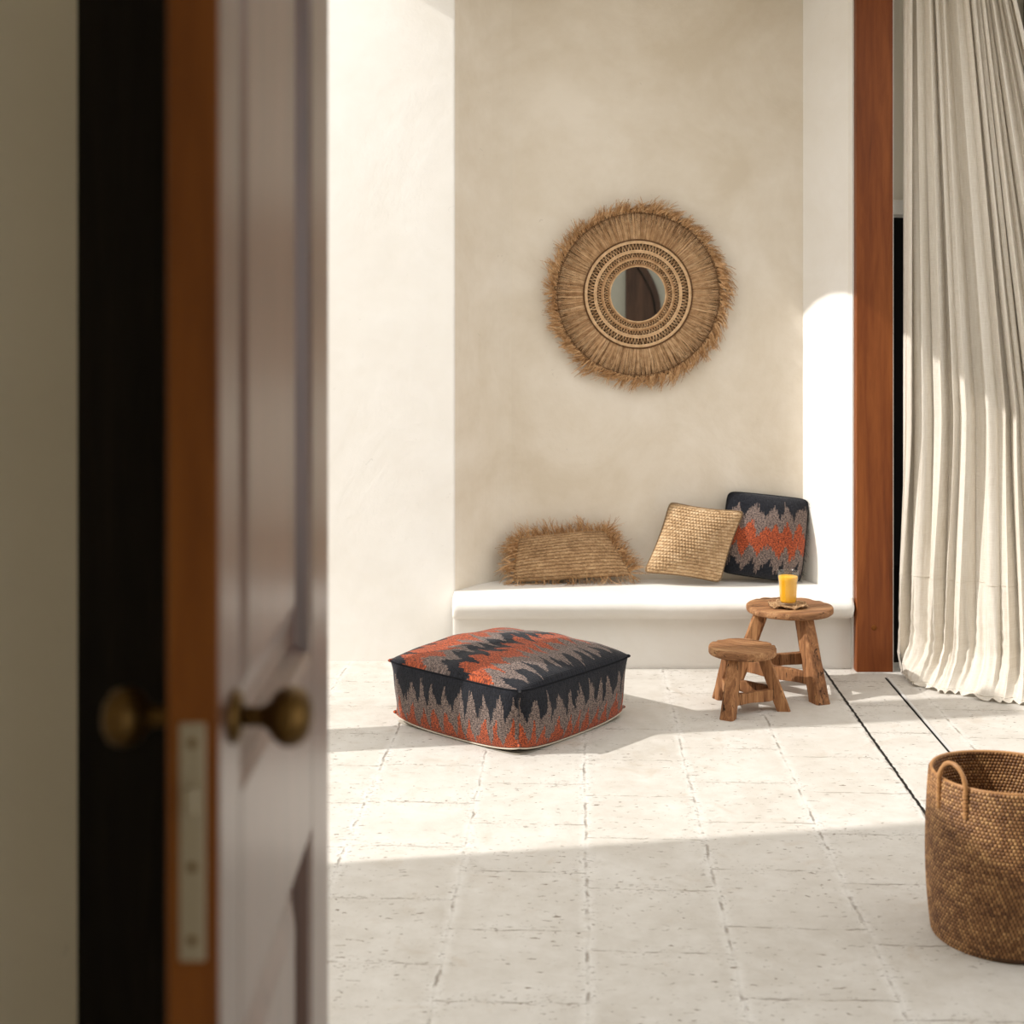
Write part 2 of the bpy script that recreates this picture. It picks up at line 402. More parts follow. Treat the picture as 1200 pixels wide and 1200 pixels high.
# wall with the doorway the photograph is taken through
bm = bmesh.new(); add_box(bm, (-3.2, 1.90, 0), (-.612, 2.06, H)); struct(from_bm('wall_front', bm, M['grey_plaster']), 'shaded grey plaster wall left of the open door', 'wall')
struct(box('wall_front_right', (.80, 1.90, 0), (4.5, 2.06, H), M['shade_plaster']), 'grey plaster wall right of the doorway seen in the mirror, colour darkened for its shade', 'wall')
struct(box('wall_front_top', (-.612, 1.90, 2.75), (.90, 2.06, H), M['grey_plaster']), 'plaster above the doorway', 'wall')
bm = bmesh.new(); add_box(bm, (-.612, 1.875, 0), (-.288, 2.06, 2.75)); add_box(bm, (-.288, 1.89, 2.6), (.80, 2.05, 2.75))
struct(from_bm('trim_5', bm, M['door_dark']), 'black-brown timber door frame behind the open door', 'door frame')
struct(box('wall_rear', (-1.6, -2.5, 0), (1.5, -2.35, H), M['grey_plaster']), 'rear wall of the front room', 'wall')
struct(box('wall_side', (-1.75, -2.5, 0), (-1.6, 1.9, H), M['grey_plaster']), 'grey plaster side wall of the front room', 'wall')
struct(box('ceiling_front_room', (-3.2, -2.5, H), (4.5, 2.06, H+.2), M['grey_plaster']), 'ceiling of the front room', 'ceiling')

# open door leaf: hinge at the far end, free edge with latch towards the camera
th = math.atan2(-.26+.2485, .75)
D1 = empty('door_1', (-.2485, 1.13, 0), -th); struct(D1, 'open dark wooden panel door with brass knobs, blurred at left', 'door')
# local frame: +y runs to the hinge, -x through the thickness, face at x = 0
DW, DT, DH = .755, .045, 2.5
EM = [M['door_face'], M['door_edge']]
def door_piece(name, lo, hi, mats=EM, bev=.003):
    bm = bmesh.new(); add_box(bm, lo, hi); o = from_bm(name, bm, mats, D1)
    for p in o.data.polygons:
        if p.normal.y < -.9: p.material_index = 1
    return bevel(o, bev)
door_piece('stile', (-DT, 0, .02), (0, .094, DH)); door_piece('stile', (-DT, .585, .02), (0, DW, DH))
for z0, z1 in ((.02, .28), (.95, 1.17), (2.32, DH)): door_piece('rail', (-DT, .094, z0), (0, .585, z1))
def raised_panel(z0, z1, y0=.094, y1=.585):
    ring = [(0, -.001), (.012, -.004), (.020, -.016), (.024, -.022), (.050, -.022), (.085, -.010), (.09, -.009)]
    for sx in (1, -1):
        vs, fs = [], []
        for d, x in ring:
            xx = x if sx == 1 else -DT-x
            vs += [(xx, y0+d, z0+d), (xx, y1-d, z0+d), (xx, y1-d, z1-d), (xx, y0+d, z1-d)]
        for k in range(len(ring)-1):
            for i in range(4):
                a, b = k*4+i, k*4+(i+1) % 4
                f = (a, b, b+4, a+4); fs.append(f if sx == 1 else f[::-1])
        k = (len(ring)-1)*4; fs.append((k, k+1, k+2, k+3) if sx == 1 else (k+3, k+2, k+1, k))
        mesh_obj('panel', vs, fs, M['door_face'], D1, smooth=False)
raised_panel(.28, .95); raised_panel(1.17, 2.32)
for s in (1, -1):
    xf = 0 if s == 1 else -DT
    r = lathe('rosette', [(0, 0), (.024, 0), (.024, .003), (.018, .008), (.011, .010), (0, .010)], M['brass'], D1, 32, (xf, .062, 1.249), 'X')
    k = lathe('knob', [(0, .0), (.0095, .0), (.0085, .012), (.009, .020), (.013, .026), (.021, .031), (.0262, .040), (.0265, .048), (.023, .057), (.014, .063), (0, .065)], M['brass'], D1, 40, (xf+s*.006, .062, 1.249), 'X')
    if s == -1: r.scale = (-1, 1, 1); k.scale = (-1, 1, 1)
lp = box('latch_plate', (-.0335, -.0022, 1.06), (-.0115, .0005, 1.262), M['nickel'], D1, .001)
box('latch_bolt', (-.027, -.011, 1.186), (-.018, 0, 1.21), M['nickel'], lp, .002)
for z in (1.245, 1.14, 1.078): lathe('screw', [(0, -.0012), (.0035, -.001), (.0042, .0004)], M['brass'], lp, 16, (-.0225, -.0023, z), 'Y')
for z in (.3, 1.25, 2.2): lathe('hinge', [(0, -.05), (.008, -.05), (.008, .05), (0, .05)], M['brass'], D1, 16, (-DT-.004, DW+.002, z), 'Z')

# arched shutter seen in the mirror, on the far face of the doorway wall
arch = [(.944, 0), (1.237, 0)] + [(1.237-.115*(q/.36)**2, 1.70+q) for q in np.linspace(0, .50, 12)] + [(.98, 2.28), (.944, 2.3)]
bm = bmesh.new(); a = [bm.verts.new((x, 2.062, z)) for x, z in arch]; b = [bm.verts.new((x, 2.10, z)) for x, z in arch]
for i in range(len(a)): bm.faces.new((a[i], a[(i+1) % len(a)], b[(i+1) % len(a)], b[i]))
bm.faces.new(a); bm.faces.new(b[::-1])
sh = from_bm('shutter', bm, wood('dark_shutter_wood', (.02, .009, .005), (.05, .024, .013), (.08, .04, .022), 'Z', 1, .5)); bevel(sh, .004)
tag(sh, 'dark brown arched wooden shutter reflected in the round mirror', 'shutter')
tube('moulding', [(1.19-.115*(q/.36)**2, 2.103, 1.66+q) for q in np.linspace(0, .46, 14)], .008, M['door_dark'], sh, 8)

# ------------------------------------------------------------------ plaster bench
prof = [(6.19, 0), (6.19, .225), (6.185, .238), (6.160, .243), (6.135, .246), (6.128, .252), (6.122, .262), (6.112, .285), (6.112, .302), (6.120, .318), (6.138, .328), (6.165, .332), (6.25, .333), (6.40, .333), (6.50, .333), (6.609, .333)]
xs = np.concatenate([[-.275, -.2745, -.272, -.267, -.258, -.247], [-.235, -.22], np.linspace(-.2, 1.545, 60), [1.560, 1.570, 1.5755, 1.5772]])
P = np.zeros((len(xs), len(prof), 3)); BX, BY = zip(*[bz(q/200) for q in range(201)])
for i, x in enumerate(xs):
    e = min(x+.275, 1.5772-x); s = max(0, 1-e/.022); k = 1-math.sqrt(max(0, 1-s*s))
    wv = .0025*math.sin(x*5.1)+.0015*math.sin(x*13+1)
    for jj, (d, z) in enumerate(prof):
        dd, zz = d, z
        if jj >= 2 and d < 6.3: dd = d+k*.02*(1 if d < 6.2 else 0)
        if jj >= 5 and d < 6.3: zz = z+wv*.5
        dmax = 6.318 if x < -.269 else float(np.interp(x, BX, BY))-.0015
        xx = x
        if x > 1.3: xx = x-(max(0, d-6.25)/.36)*.1345*(x-1.3)/.277
        P[i, jj] = (xx, min(dmax, dd+(wv*.6 if jj > 3 and d < 6.3 else 0)), zz)
vs = P.reshape(-1, 3).tolist(); fs = grid_faces(*P.shape[:2]).tolist()
n = len(prof); fs.append([i for i in range(n)]); fs.append([(len(xs)-1)*n+i for i in range(n)][::-1])
bo = mesh_obj('plaster_bench', vs, fs, M['plaster']); bm = bmesh.new(); bm.from_mesh(bo.data); bmesh.ops.recalc_face_normals(bm, faces=bm.faces[:]); bm.to_mesh(bo.data); bm.free()
tag(bo, 'white built-in plaster bench with rounded nose in the wall niche', 'bench')

# ------------------------------------------------------------------ floor track
tr = empty('floor_track', (0, 0, 0)); tag(tr, 'thin steel sliding track set in the floor beside the rattan basket', 'floor track')
p0, p1 = np.array([1.697, 6.02]), np.array([1.60, 4.2])
d = (p1-p0)/np.linalg.norm(p1-p0); nrm = np.array([-d[1], d[0]])
def rail(name, off, w, z0, z1, mat):
    bm = bmesh.new(); pts = [p0+nrm*(off-w), p1+nrm*(off-w), p1+nrm*(off+w), p0+nrm*(off+w)]
    a = [bm.verts.new((*p, z0)) for p in pts]; b = [bm.verts.new((*p, z1)) for p in pts]
    for i in range(4): bm.faces.new((a[i], a[(i+1) % 4], b[(i+1) % 4], b[i]))
    bm.faces.new(a[::-1]); bm.faces.new(b); return bevel(from_bm(name, bm, mat, tr), .0008)
rail('rail', .003, .0055, 0, .0050, M['steel']); rail('slot', -.0075, .004, 0, .0015, M['dark'])

# ------------------------------------------------------------------ stools
def noise1(x, seed): return math.sin(x*1.7+seed)+.6*math.sin(x*3.9+seed*2.1)+.4*math.sin(x*8.3+seed*.7)
def seat_mesh(R, t, seed, chips=.004):
    prof = [(0, 0), (.55, 0), (.90, 0), (.972, -.0), (.984, -.03), (.995, -.12), (1.0, -.24), (1.0, -.76), (.99, -.90), (.97, -.985), (.93, -1), (.5, -1), (0, -1)]
    n = 120; P = np.zeros((n, len(prof), 3)); r_ = random.Random(seed)
    ch = [(r_.uniform(0, 2*PI), r_.uniform(.04, .12), r_.uniform(.3, 1)) for _ in range(9)]
    for i in range(n):
        a = 2*PI*i/n; out = 1+.012*noise1(a*2, seed)/2
        c = sum(d_*math.exp(-((math.atan2(math.sin(a-b_), math.cos(a-b_)))/w_)**2) for b_, w_, d_ in ch)
        for k, (r, z) in enumerate(prof):
            rr = R*r*(out if r > .5 else 1); zz = z*t
            if k in (3, 4, 5): rr -= chips*c*1.6; zz -= chips*1.5*c
            if k in (1, 2): zz -= .0012*noise1(a*3+k, seed)/2
            P[i, k] = (rr*math.cos(a), rr*math.sin(a), zz)
    return P
def make_stool(name, c, h, R, t, footR, topR, angs, legw, ringz, label, seed, rot):
    root = empty(name, (c[0], c[1], 0)); tag(root, label, 'stool')
    P = seat_mesh(R, t, seed); ca, sa = math.cos(rot), math.sin(rot)
    o = mesh_obj('seat', P.reshape(-1, 3), grid_faces(P.shape[0], P.shape[1], cu=True), M['stool_top'], root, loc=(0, 0, h)); o.rotation_euler.z = rot
    feet = []
    for q, ad in enumerate(angs):
        a = math.radians(ad); F = np.array([footR*math.cos(a), footR*math.sin(a), 0]); T = np.array([topR*math.cos(a), topR*math.sin(a), h-t*.95])
        tan = np.array([-math.sin(a), math.cos(a), 0]); rad = np.array([math.cos(a), math.sin(a), 0])
        vs, N_ = [], 14; r_ = random.Random(seed+q)
        ph = r_.uniform(0, 6); tw = r_.uniform(-.12, .12)
        for k in range(N_+1):
            f = k/N_; c_ = F+(T-F)*f; w = legw*(1+.05*noise1(f*4, ph)/2)*(1-.10*f); dd = legw*1.02*(1+.05*noise1(f*3.3, ph+3)/2)*(1-.05*f)
            for sx, sy in ((-1, -1), (-.72, -1.0), (.72, -1), (1, -.72), (1, .72), (.72, 1), (-.72, 1), (-1, .72)):
                p = c_+tan*sx*w/2+rad*sy*dd/2; p[2] = max(0, min(c_[2], h-t*.9)); vs.append(p)
        fs = grid_faces(N_+1, 8, cv=True).tolist(); fs.append(list(range(7, -1, -1))); fs.append([N_*8+i for i in range(8)])
        lo = mesh_obj('leg', vs, fs, M['stool'], root, smooth=False)
        feet.append(F+(T-F)*(ringz/h))
        # peg holes / nail marks
        pf = F+(T-F)*.82
    for i in range(3):
        A, B = feet[i], feet[(i+1) % 3]; dirv = (B-A)/np.linalg.norm(B-A); nn = np.array([-dirv[1], dirv[0], 0]); dz = (i-1)*.006
        vs = []; N_ = 10; ph = seed+i*2.2
        for k in range(N_+1):
            f = k/N_; c_ = A+(B-A)*f+np.array([0, 0, dz+.004*math.sin(f*PI)*noise1(f*2, ph)/2]); hh = legw*.40*(1+.10*noise1(f*5, ph)/2); ww = legw*.24
            for sx, sz in ((-1, -1), (1, -1), (1, 1), (-1, 1)): vs.append(c_+nn*sx*ww+np.array([0, 0, sz*hh]))
        fs = grid_faces(N_+1, 4, cv=True).tolist(); fs.append([3, 2, 1, 0]); fs.append([N_*4+i_ for i_ in range(4)])
        bevel(mesh_obj('stretcher', vs, fs, M['stool'], root), .003)
    return root
make_stool('stool', (1.22, 5.85), .366, .188, .029, .24, .118, (-70, 166, 53), .066, .105, 'larger round wooden stool with chipped seat carrying the juice glass', 3, .3)
make_stool('stool', (.959, 5.54), .262, .139, .034, .168, .082, (-120, -6, 114), .056, .085, 'smaller low round wooden stool in front of the larger one', 8, -.5)

# ------------------------------------------------------------------ coaster and glass of juice
n = 72; ringsr = [0, .25, .5, .75, .92, 1.0]; P = np.zeros((n, len(ringsr)*2, 3))
for i in range(n):
    a = 2*PI*i/n; out = 1+.07*noise1(a*2, 2)/2+.025*math.sin(a*17)
    for k, r in enumerate(ringsr):
        z = .003+.010*max(0, r-.45)*(1.3+noise1(a*3, 5)*.9)+.0012*math.sin(r*60)
        P[i, k] = (.084*r*out*math.cos(a), .07*r*out*math.sin(a), z+.004)
        P[i, -1-k] = (.084*r*out*math.cos(a), .07*r*out*math.sin(a), max(.0004, z-.001))
co = mesh_obj('coaster', P.reshape(-1, 3), grid_faces(n, P.shape[1], cu=True), M['seagrass2'], None, uvs=P.reshape(-1, 3)[:, :2], loc=(1.205, 5.81, .367))
tag(co, 'curled woven straw coaster under the glass on the larger stool', 'coaster')
vs, fs = [], []
for k in range(70):
    a = random.uniform(0, 2*PI); r0 = .062; a2 = a+random.uniform(-.35, .35); r1 = random.uniform(.074, .088)
    tube_into(vs, fs, [(r0*math.cos(a), r0*.9*math.sin(a), .009), ((r0+r1)/2*math.cos((a+a2)/2), (r0+r1)/2*.9*math.sin((a+a2)/2), .014+random.uniform(-.003, .006)), (r1*math.cos(a2), r1*.88*math.sin(a2), .010+random.uniform(-.006, .004))], .0011, 4)
mesh_obj('frayed_edge', vs, fs, M['raffia'], co)
GZ = .367+.0085
gl = empty('juice_glass', (1.205, 5.81, GZ)); tag(gl, 'clear glass tumbler of orange juice on the straw coaster', 'glass')
def facet(name, prof, mat, flute, seg=96):
    prof = [(r, z*1.06) for r, z in prof]; P = np.zeros((seg, len(prof), 3))
    for i in range(seg):
        a = 2*PI*i/seg
        for k, (r, z) in enumerate(prof):
            rr = r*(1+flute*.018*math.cos(12*a)*(1 if .02 < z < .098 else 0)); P[i, k] = (rr*math.cos(a), rr*math.sin(a), z)
    return mesh_obj(name, P.reshape(-1, 3), grid_faces(seg, len(prof), cu=True), mat, gl)
facet('tumbler', [(0, 0), (.033, 0), (.0355, .003), (.037, .02), (.0395, .06), (.0415, .095), (.0435, .104), (.0452, .138), (.0450, .1405), (.0432, .1405), (.0424, .138), (.0408, .104), (.0388, .095), (.0368, .06), (.0345, .02), (.032, .012), (0, .011)], M['glass'], 1)
facet('juice', [(0, .0112), (.0316, .0122), (.0341, .02), (.0364, .06), (.0384, .095), (.0404, .104), (.0414, .117), (.040, .1185), (0, .118)], M['juice'], 1)

# ------------------------------------------------------------------ pouf
fc, lc, rc = np.array([.03, 4.89]), np.array([-.506, 5.37]), np.array([.494, 5.43])
eu, ev = (rc-fc), (lc-fc); S = .71; eu /= np.linalg.norm(eu); ev = np.array([-eu[1], eu[0]])   # eu to the right corner, ev to the left corner
cen = fc+(eu+ev)*S/2
pf = empty('pouf', (cen[0], cen[1], 0), math.atan2(eu[1], eu[0])); tag(pf, 'square floor pouf in black, grey and orange ikat wool on the pavers', 'pouf')
def outline(a_, half, e=7.0):
    c, s = math.cos(a_), math.sin(a_); r = (abs(c)**e+abs(s)**e)**(-1/e); return r*half*c, r*half*s
def sq_grid(nn):
    g_ = np.linspace(-1, 1, nn); U, W = np.meshgrid(g_, g_, indexing='ij'); return U, W
def pinch(U, W, k):    # edges draw in a little, corners stay out
    return U*(1-k*(1-W**2)), W*(1-k*(1-U**2))
HZ = .245
nn = 90; U, W = sq_grid(nn); 
def soften(U, W, c=.035):
    r = np.maximum(abs(U), abs(W)); corner = np.minimum(abs(U), abs(W)); k = 1-c*np.clip(corner, 0, 1)**10
    return U*k, W*k
wr = .006*np.sin(U*5+W*3)+.004*np.sin(U*9-W*7+1)+.003*np.sin(W*15+U*4)
dome = (1-U**2)**.55*(1-W**2)**.55; dome = np.power(dome, .8)
a_, b_ = soften(*pinch(U, W, -.015)); Zt = HZ+.082*dome+wr*dome+.004*(abs(U*W))**6
Pt = np.stack([a_*S/2, b_*S/2, Zt], -1)
vs = Pt.reshape(-1, 3); uvt = np.stack([(U+1)*S/2, (W+1)*S/2], -1).reshape(-1, 2)
o = mesh_obj('top_cover', vs, grid_faces(nn, nn), M['ikat_top'], pf, uvs=uvt)
# sides
m_ = 44; per = []
for s_ in range(4):
    for k in range(nn-1):
        per.append((s_, -1+2*k/(nn-1)))
def edge_uv(s_, t): return [(t, -1), (1, t), (-t, 1), (-1, -t)][s_]
def base_z(u, w):   # the bottom seam lifts a little at the corners and mid sides
    return .012+.022*max(0, (abs(u)*abs(w))**3) + .012*0
Ps = np.zeros((len(per), m_, 3)); uvs = np.zeros((len(per), m_, 2)); dist = 0
for i, (s_, t) in enumerate(per):
    u, w = edge_uv(s_, t); a0, b0 = soften(*pinch(np.array(u*1.), np.array(w*1.), -.015)); zt = HZ+.004*(abs(u*w))**6
    nx, ny = [(0, -1), (1, 0), (0, 1), (-1, 0)][s_]
    for k in range(m_):
        f = k/(m_-1); zb = base_z(u, w); z = zt*(1-f)+zb*f
        bul = .020*math.sin(PI*f)**.7*(1-abs(t)**6) - .012*math.sin(PI*f)*abs(t)**8+.003*math.sin(t*11+f*5+s_)*math.sin(PI*f)
        sh_ = 1-.05*f
        x_, y_ = float(a0)*S/2*sh_+nx*bul, float(b0)*S/2*sh_+ny*bul
        if abs(t) > .9:  # corners keep drawn in between the seams
            q = (abs(t)-.9)/.1; x_ *= 1-.02*q*math.sin(PI*f); y_ *= 1-.02*q*math.sin(PI*f)
        Ps[i, k] = (x_, y_, z); uvs[i, k] = ((s_+(t+1)/2)*S, f*.235)
vs, fs = Ps.reshape(-1, 3).tolist(), grid_faces(len(per), m_, cu=True, flip=False)
# uv seam: duplicate is skipped, seam sits at the far corner
o = mesh_obj('side_cover', vs, fs, M['ikat_side'], pf, uvs=uvs.reshape(-1, 2))
bm = bmesh.new(); bm.from_mesh(o.data); bmesh.ops.recalc_face_normals(bm, faces=bm.faces[:]); bm.to_mesh(o.data); bm.free()
top_loop = Ps[:, 0]+np.array([0, 0, .001]); bot_loop = Ps[:, -1]
tube('piping', top_loop, .0032, M['black_yarn'], pf, 6, True)
bl = bot_loop.copy(); tube('base_piping', bl*np.array([.992, .992, 1])+np.array([0, 0, -.005]), .0030, M['lining'], pf, 6, True)
c0 = len(bl); vs = [tuple(p*np.array([.985, .985, 0])+np.array([0, 0, .003])) for p in bl]+[(0, 0, .001)]
mesh_obj('base', vs, [(i, (i+1) % c0, c0) for i in range(c0)], M['lining'], pf)
for sx, sy in ((1, -1), (-1, -1), (-1, 1), (1, 1)):
    for z, k in ((HZ+.002, 0), (.04, 1)):
        vs, fs = [], []; px_, py_ = sx*S/2*(.967 if k == 0 else .925), sy*S/2*(.967 if k == 0 else .925)
        tube_into(vs, fs, [(px_*.975, py_*.975, z), (px_, py_, z+.001), (px_*1.008, py_*1.008, z+.001), (px_*1.015, py_*1.015, z+.001)], [.007, .007, .005, .002], 10)
        mesh_obj('corner_tuft', vs, fs, M['ikat_side'], pf, uvs=[(v[0]*2, .21 if (k or sx*sy < 0 and sx < 0) else .02) for v in vs])

# ------------------------------------------------------------------ cushions
def pillow(name, cs, thick, mat, nn, pin=.06, weave=None, size=None, edge=.5, sag=None, soft=.05):
    """cs: four corners TL TR BR BL (in the place), bulging towards the viewer and back"""
    cs = [np.asarray(c, float) for c in cs]; TL, TR, BR, BL = cs
    org = (BL+BR)/2; 
    nrm = np.cross(TR-TL, BL-TL); nrm /= np.linalg.norm(nrm)
    if nrm[1] > 0: nrm = -nrm
    w = size[0]; h = size[1]
    U, W = sq_grid(nn); ua, wa = soften(*pinch(U, W, pin), c=soft); f = (ua+1)/2; g_ = (wa+1)/2      # g 0 bottom .. 1 top
    base = (BL[None, None]*((1-f)*(1-g_))[..., None]+BR*(f*(1-g_))[..., None]+TR*(f*g_)[..., None]+TL*((1-f)*g_)[..., None])
    d = np.clip((1-U**2)*(1-W**2), 0, 1)**edge
    d = d*(1+.10*np.sin(U*3+1)*np.sin(W*2.6))
    if sag: d = d*(1+sag*(-W)*.5)
    um, vm = (U+1)/2*w, (W+1)/2*h
    disp = weave(um, vm) if weave else 0
    front = base+nrm*((d*thick/2+disp*np.clip(d*6, 0, 1)))[..., None]
    back = base-nrm*(d*thick/2*.45)[..., None]
    uv = np.stack([um, vm], -1).reshape(-1, 2)
    vs = np.concatenate([front.reshape(-1, 3), back.reshape(-1, 3)])-org
    fs = np.concatenate([grid_faces(nn, nn, flip=False), grid_faces(nn, nn, base=nn*nn, flip=True)])
    o = mesh_obj(name, vs, fs, mat, None, uvs=np.concatenate([uv, uv]), loc=tuple(org))
    bm = bmesh.new(); bm.from_mesh(o.data); bmesh.ops.remove_doubles(bm, verts=bm.verts[:], dist=1e-5); bmesh.ops.recalc_face_normals(bm, faces=bm.faces[:]); bm.to_mesh(o.data); bm.free()
    edgeloop = np.concatenate([base[:, 0], base[-1, 1:], base[::-1, -1][1:], base[0, ::-1][1:-1]])-org
    return o, edgeloop, nrm, org
def braid(row, pitch, amp):
    def f(u, v):
        vv = v+.003*np.sin(u*9); r = vv/row; fr = r-np.floor(r); prof_ = np.sqrt(np.clip(1-(2*fr-1)**2, 0, 1))
        s = np.sin(2*PI*(u/pitch+abs(fr-.5)*.9+np.floor(r)*.37)); return amp*(prof_*.8+.45*s*prof_-.4)
    return f
# fringed lumbar cushion
F1 = [px(606, 630, 6.56), px(709, 620, 6.565), px(743, 675, 6.51), px(599, 683, 6.485)]
o, loop, nrm, org = pillow('fringed_cushion', F1, .21, M['seagrass2'], 340, .02, braid(.0195, .016, .0065), (.54, .29), .62)
tag(o, 'rectangular plaited raffia cushion with shaggy fringe at the niche corner', 'cushion')
def fringe(loop, n, cen, nrm, l0, l1, w, spread, tang, hug, droop=.012, zmin=None):
    idx = np.sort(rng.uniform(0, len(loop), n)); i0 = idx.astype(int) % len(loop); i1 = (i0+1) % len(loop); t = (idx-np.floor(idx))[:, None]
    p = loop[i0]*(1-t)+loop[i1]*t
    out = p-cen; out -= nrm*(out@nrm)[:, None]
    tg = loop[(i0+4) % len(loop)]-loop[(i0-4) % len(loop)]; tg /= np.linalg.norm(tg, axis=1)[:, None]+1e-9
    o2 = np.cross(tg, nrm); sgn = np.sign((o2*out).sum(1)); o2 *= sgn[:, None]
    L = rng.uniform(l0, l1, n)[:, None]
    cl = np.repeat(rng.normal(size=(n//11+1, 3)), 11, 0)[:n]; cs_ = np.repeat(rng.uniform(.6, 1.25, (n//11+1, 1)), 11, 0)[:n]; L = L*cs_
    d1 = o2+tg*(tang+rng.normal(size=(n, 1))*spread*.45+cl[:, :1]*spread*.9)+nrm*((rng.uniform(-.25, .6, (n, 1))+cl[:, 1:2]*.35)*hug); d1 /= np.linalg.norm(d1, axis=1)[:, None]
    d2 = d1+rng.normal(size=(n, 3))*spread*.6+cl*spread*.6+tg*tang*.3; d2 /= np.linalg.norm(d2, axis=1)[:, None]
    st = p-o2*.006+nrm*rng.uniform(-.010, .018, (n, 1))
    a = st+d1*L*.4; b = a+(d1*.4+d2*.6)*L*.33; c = b+d2*L*.3; b[:, 2] -= droop*.4; c[:, 2] -= droop
    P_ = np.stack([st, a, b, c], 1)
    if zmin is not None: P_[..., 2] = np.maximum(P_[..., 2], zmin+rng.uniform(0, .006, (n, 1)))
    return P_, rng.uniform(.6, 1, n)*w
cen_l = loop.mean(0)
P_, W_ = fringe(loop, 1900, cen_l, nrm, .040, .098, .0026, .50, .12, .9, .012, zmin=.334-org[2])
kp = (P_[:, 0, 2] > .035) | (rng.uniform(size=len(P_)) < .22); P_ = P_[kp]; W_ = W_[kp]
P_[..., 1] = np.minimum(P_[..., 1], 6.606-org[1])
strand_mesh('fringe', (P_, W_), M['raffia_brown'], o)
# plain plaited cushion
F2 = [px(785, 588, 6.53), px(872, 599, 6.50), px(844, 683, 6.455), px(754, 671, 6.47)]
o, loop, nrm, org = pillow('woven_cushion', F2, .20, M['seagrass'], 340, .07, braid(.0165, .015, .0060), (.36, .37), .65, sag=.3)
tag(o, 'square golden plaited seagrass cushion leaning on the dark patterned cushion', 'cushion')
tube('edge_braid', loop+nrm*.001, .0045, M['seagrass'], o, 6, True)
# dark ikat cushion
F3 = [px(853, 576, 6.575), px(948, 586, 6.57), px(938, 683, 6.50), px(845, 670, 6.52)]
o, loop, nrm, org = pillow('patterned_cushion', F3, .18, M['ikat_cushion'], 110, -.012, None, (.40, .42), .55)
tag(o, 'square black and grey ikat cushion with orange centre band, against niche wall', 'cushion')
tube('piping', loop, .004, M['black_yarn'], o, 6, True)
n4 = len(loop)//4
rgt = loop[n4:2*n4+4]
P_, W_ = fringe(rgt, 170, loop.mean(0), nrm, .010, .03, .0009, .7, -.3, .3, .010, zmin=.334-org[2])
P_[..., 1] = np.minimum(P_[..., 1], 6.606-org[1]); strand_mesh('loose_yarn', (P_, W_), M['black_yarn'], o)

# ------------------------------------------------------------------ mirror
mc = (.622, 6.568, 1.749)
mr = empty('raffia_mirror', mc); tag(mr, 'round wall mirror in a wide woven raffia frame with shaggy fringe', 'mirror')
def ycirc(r, n=160, y=0): return [(r*math.cos(t), y, r*math.sin(t)) for t in np.linspace(0, 2*PI, n, endpoint=False)]
lathe('backing_board', [(0, .04), (.425, .038), (.425, .024), (.30, .016), (.10, .016), (0, .016)], M['backing'], mr, 96, None, 'Y')
lathe('mirror_glass', [(0, .004), (.1385, .004), (.1385, .012), (0, .012)], M['mirror'], mr, 96, None, 'Y', smooth=False)
vs, fs = [], []
for r, w in ((.1385, .0042), (.147, .0035), (.1725, .0045), (.180, .0035), (.2075, .0045), (.2155, .0035), (.2535, .0042), (.2605, .0035)):
    tube_into(vs, fs, ycirc(r, 160, .002), w, 6, True)
# twist of the cords
mesh_obj('cord_ring', vs, fs, M['raffia'], mr)
def lattice(r0, r1, n, name, w=.0019):
    k = n*2; P_ = np.zeros((k*2, 4, 3)); q = 0
    for i in range(n):
        a = 2*PI*i/n; da = PI/n*.95
        for s in (1, -1):
            for rep in (0, 1):
                aa = a+rep*.35*da
                for t in range(4):
                    f = t/3; r = r0+(r1-r0)*f; an = aa+s*da*f; P_[q, t] = (r*math.cos(an), .004+.002*math.sin(f*PI)*s+rng.normal()*.0004, r*math.sin(an))
                q += 1
    return P_, np.full(k*2, w)
L1 = [lattice(.149, .171, 74, ''), lattice(.182, .206, 84, ''), lattice(.2175, .252, 92, '')]
strand_mesh('openwork_band', (np.concatenate([l[0] for l in L1]), np.concatenate([l[1] for l in L1])), M['raffia'], mr)
tube('dark_cord', ycirc(.2685, 200, .002), .0028, M['raffia_dark'], mr, 6, True)
vs, fs = [], []
for i in range(220):
    a = 2*PI*i/220
    tube_into(vs, fs, [(.265*math.cos(a), -.001, .265*math.sin(a)), (.272*math.cos(a+.012), -.002, .272*math.sin(a+.012))], .0014, 5)
mesh_obj('stitched_cord', vs, fs, M['raffia_dark'], mr)
# radial fan
n = 2300; a = (np.arange(n)+rng.uniform(-.6, .6, n))*2*PI/n; bunch = .007*np.sin(a*90); r1 = rng.uniform(.400, .418, n); P_ = np.zeros((n, 5, 3)); dy = rng.uniform(0, .008, n)
for t in range(5):
    f = t/4; r = .266+(r1-.266)*f; an = a+bunch*f+rng.normal(size=n)*.006*f
    P_[:, t, 0] = r*np.cos(an); P_[:, t, 2] = r*np.sin(an); P_[:, t, 1] = dy-.012*math.sin(f*PI*.9)+.004
strand_mesh('raffia_fan', (P_, rng.uniform(.0012, .0024, n)), M['raffia'], mr)
tube('rim_thread', [(p[0]*(1+.004*math.sin(7*i)), p[1], p[2]) for i, p in enumerate(ycirc(.3985, 220, -.006))], .0014, M['raffia_dark'], mr, 6, True)
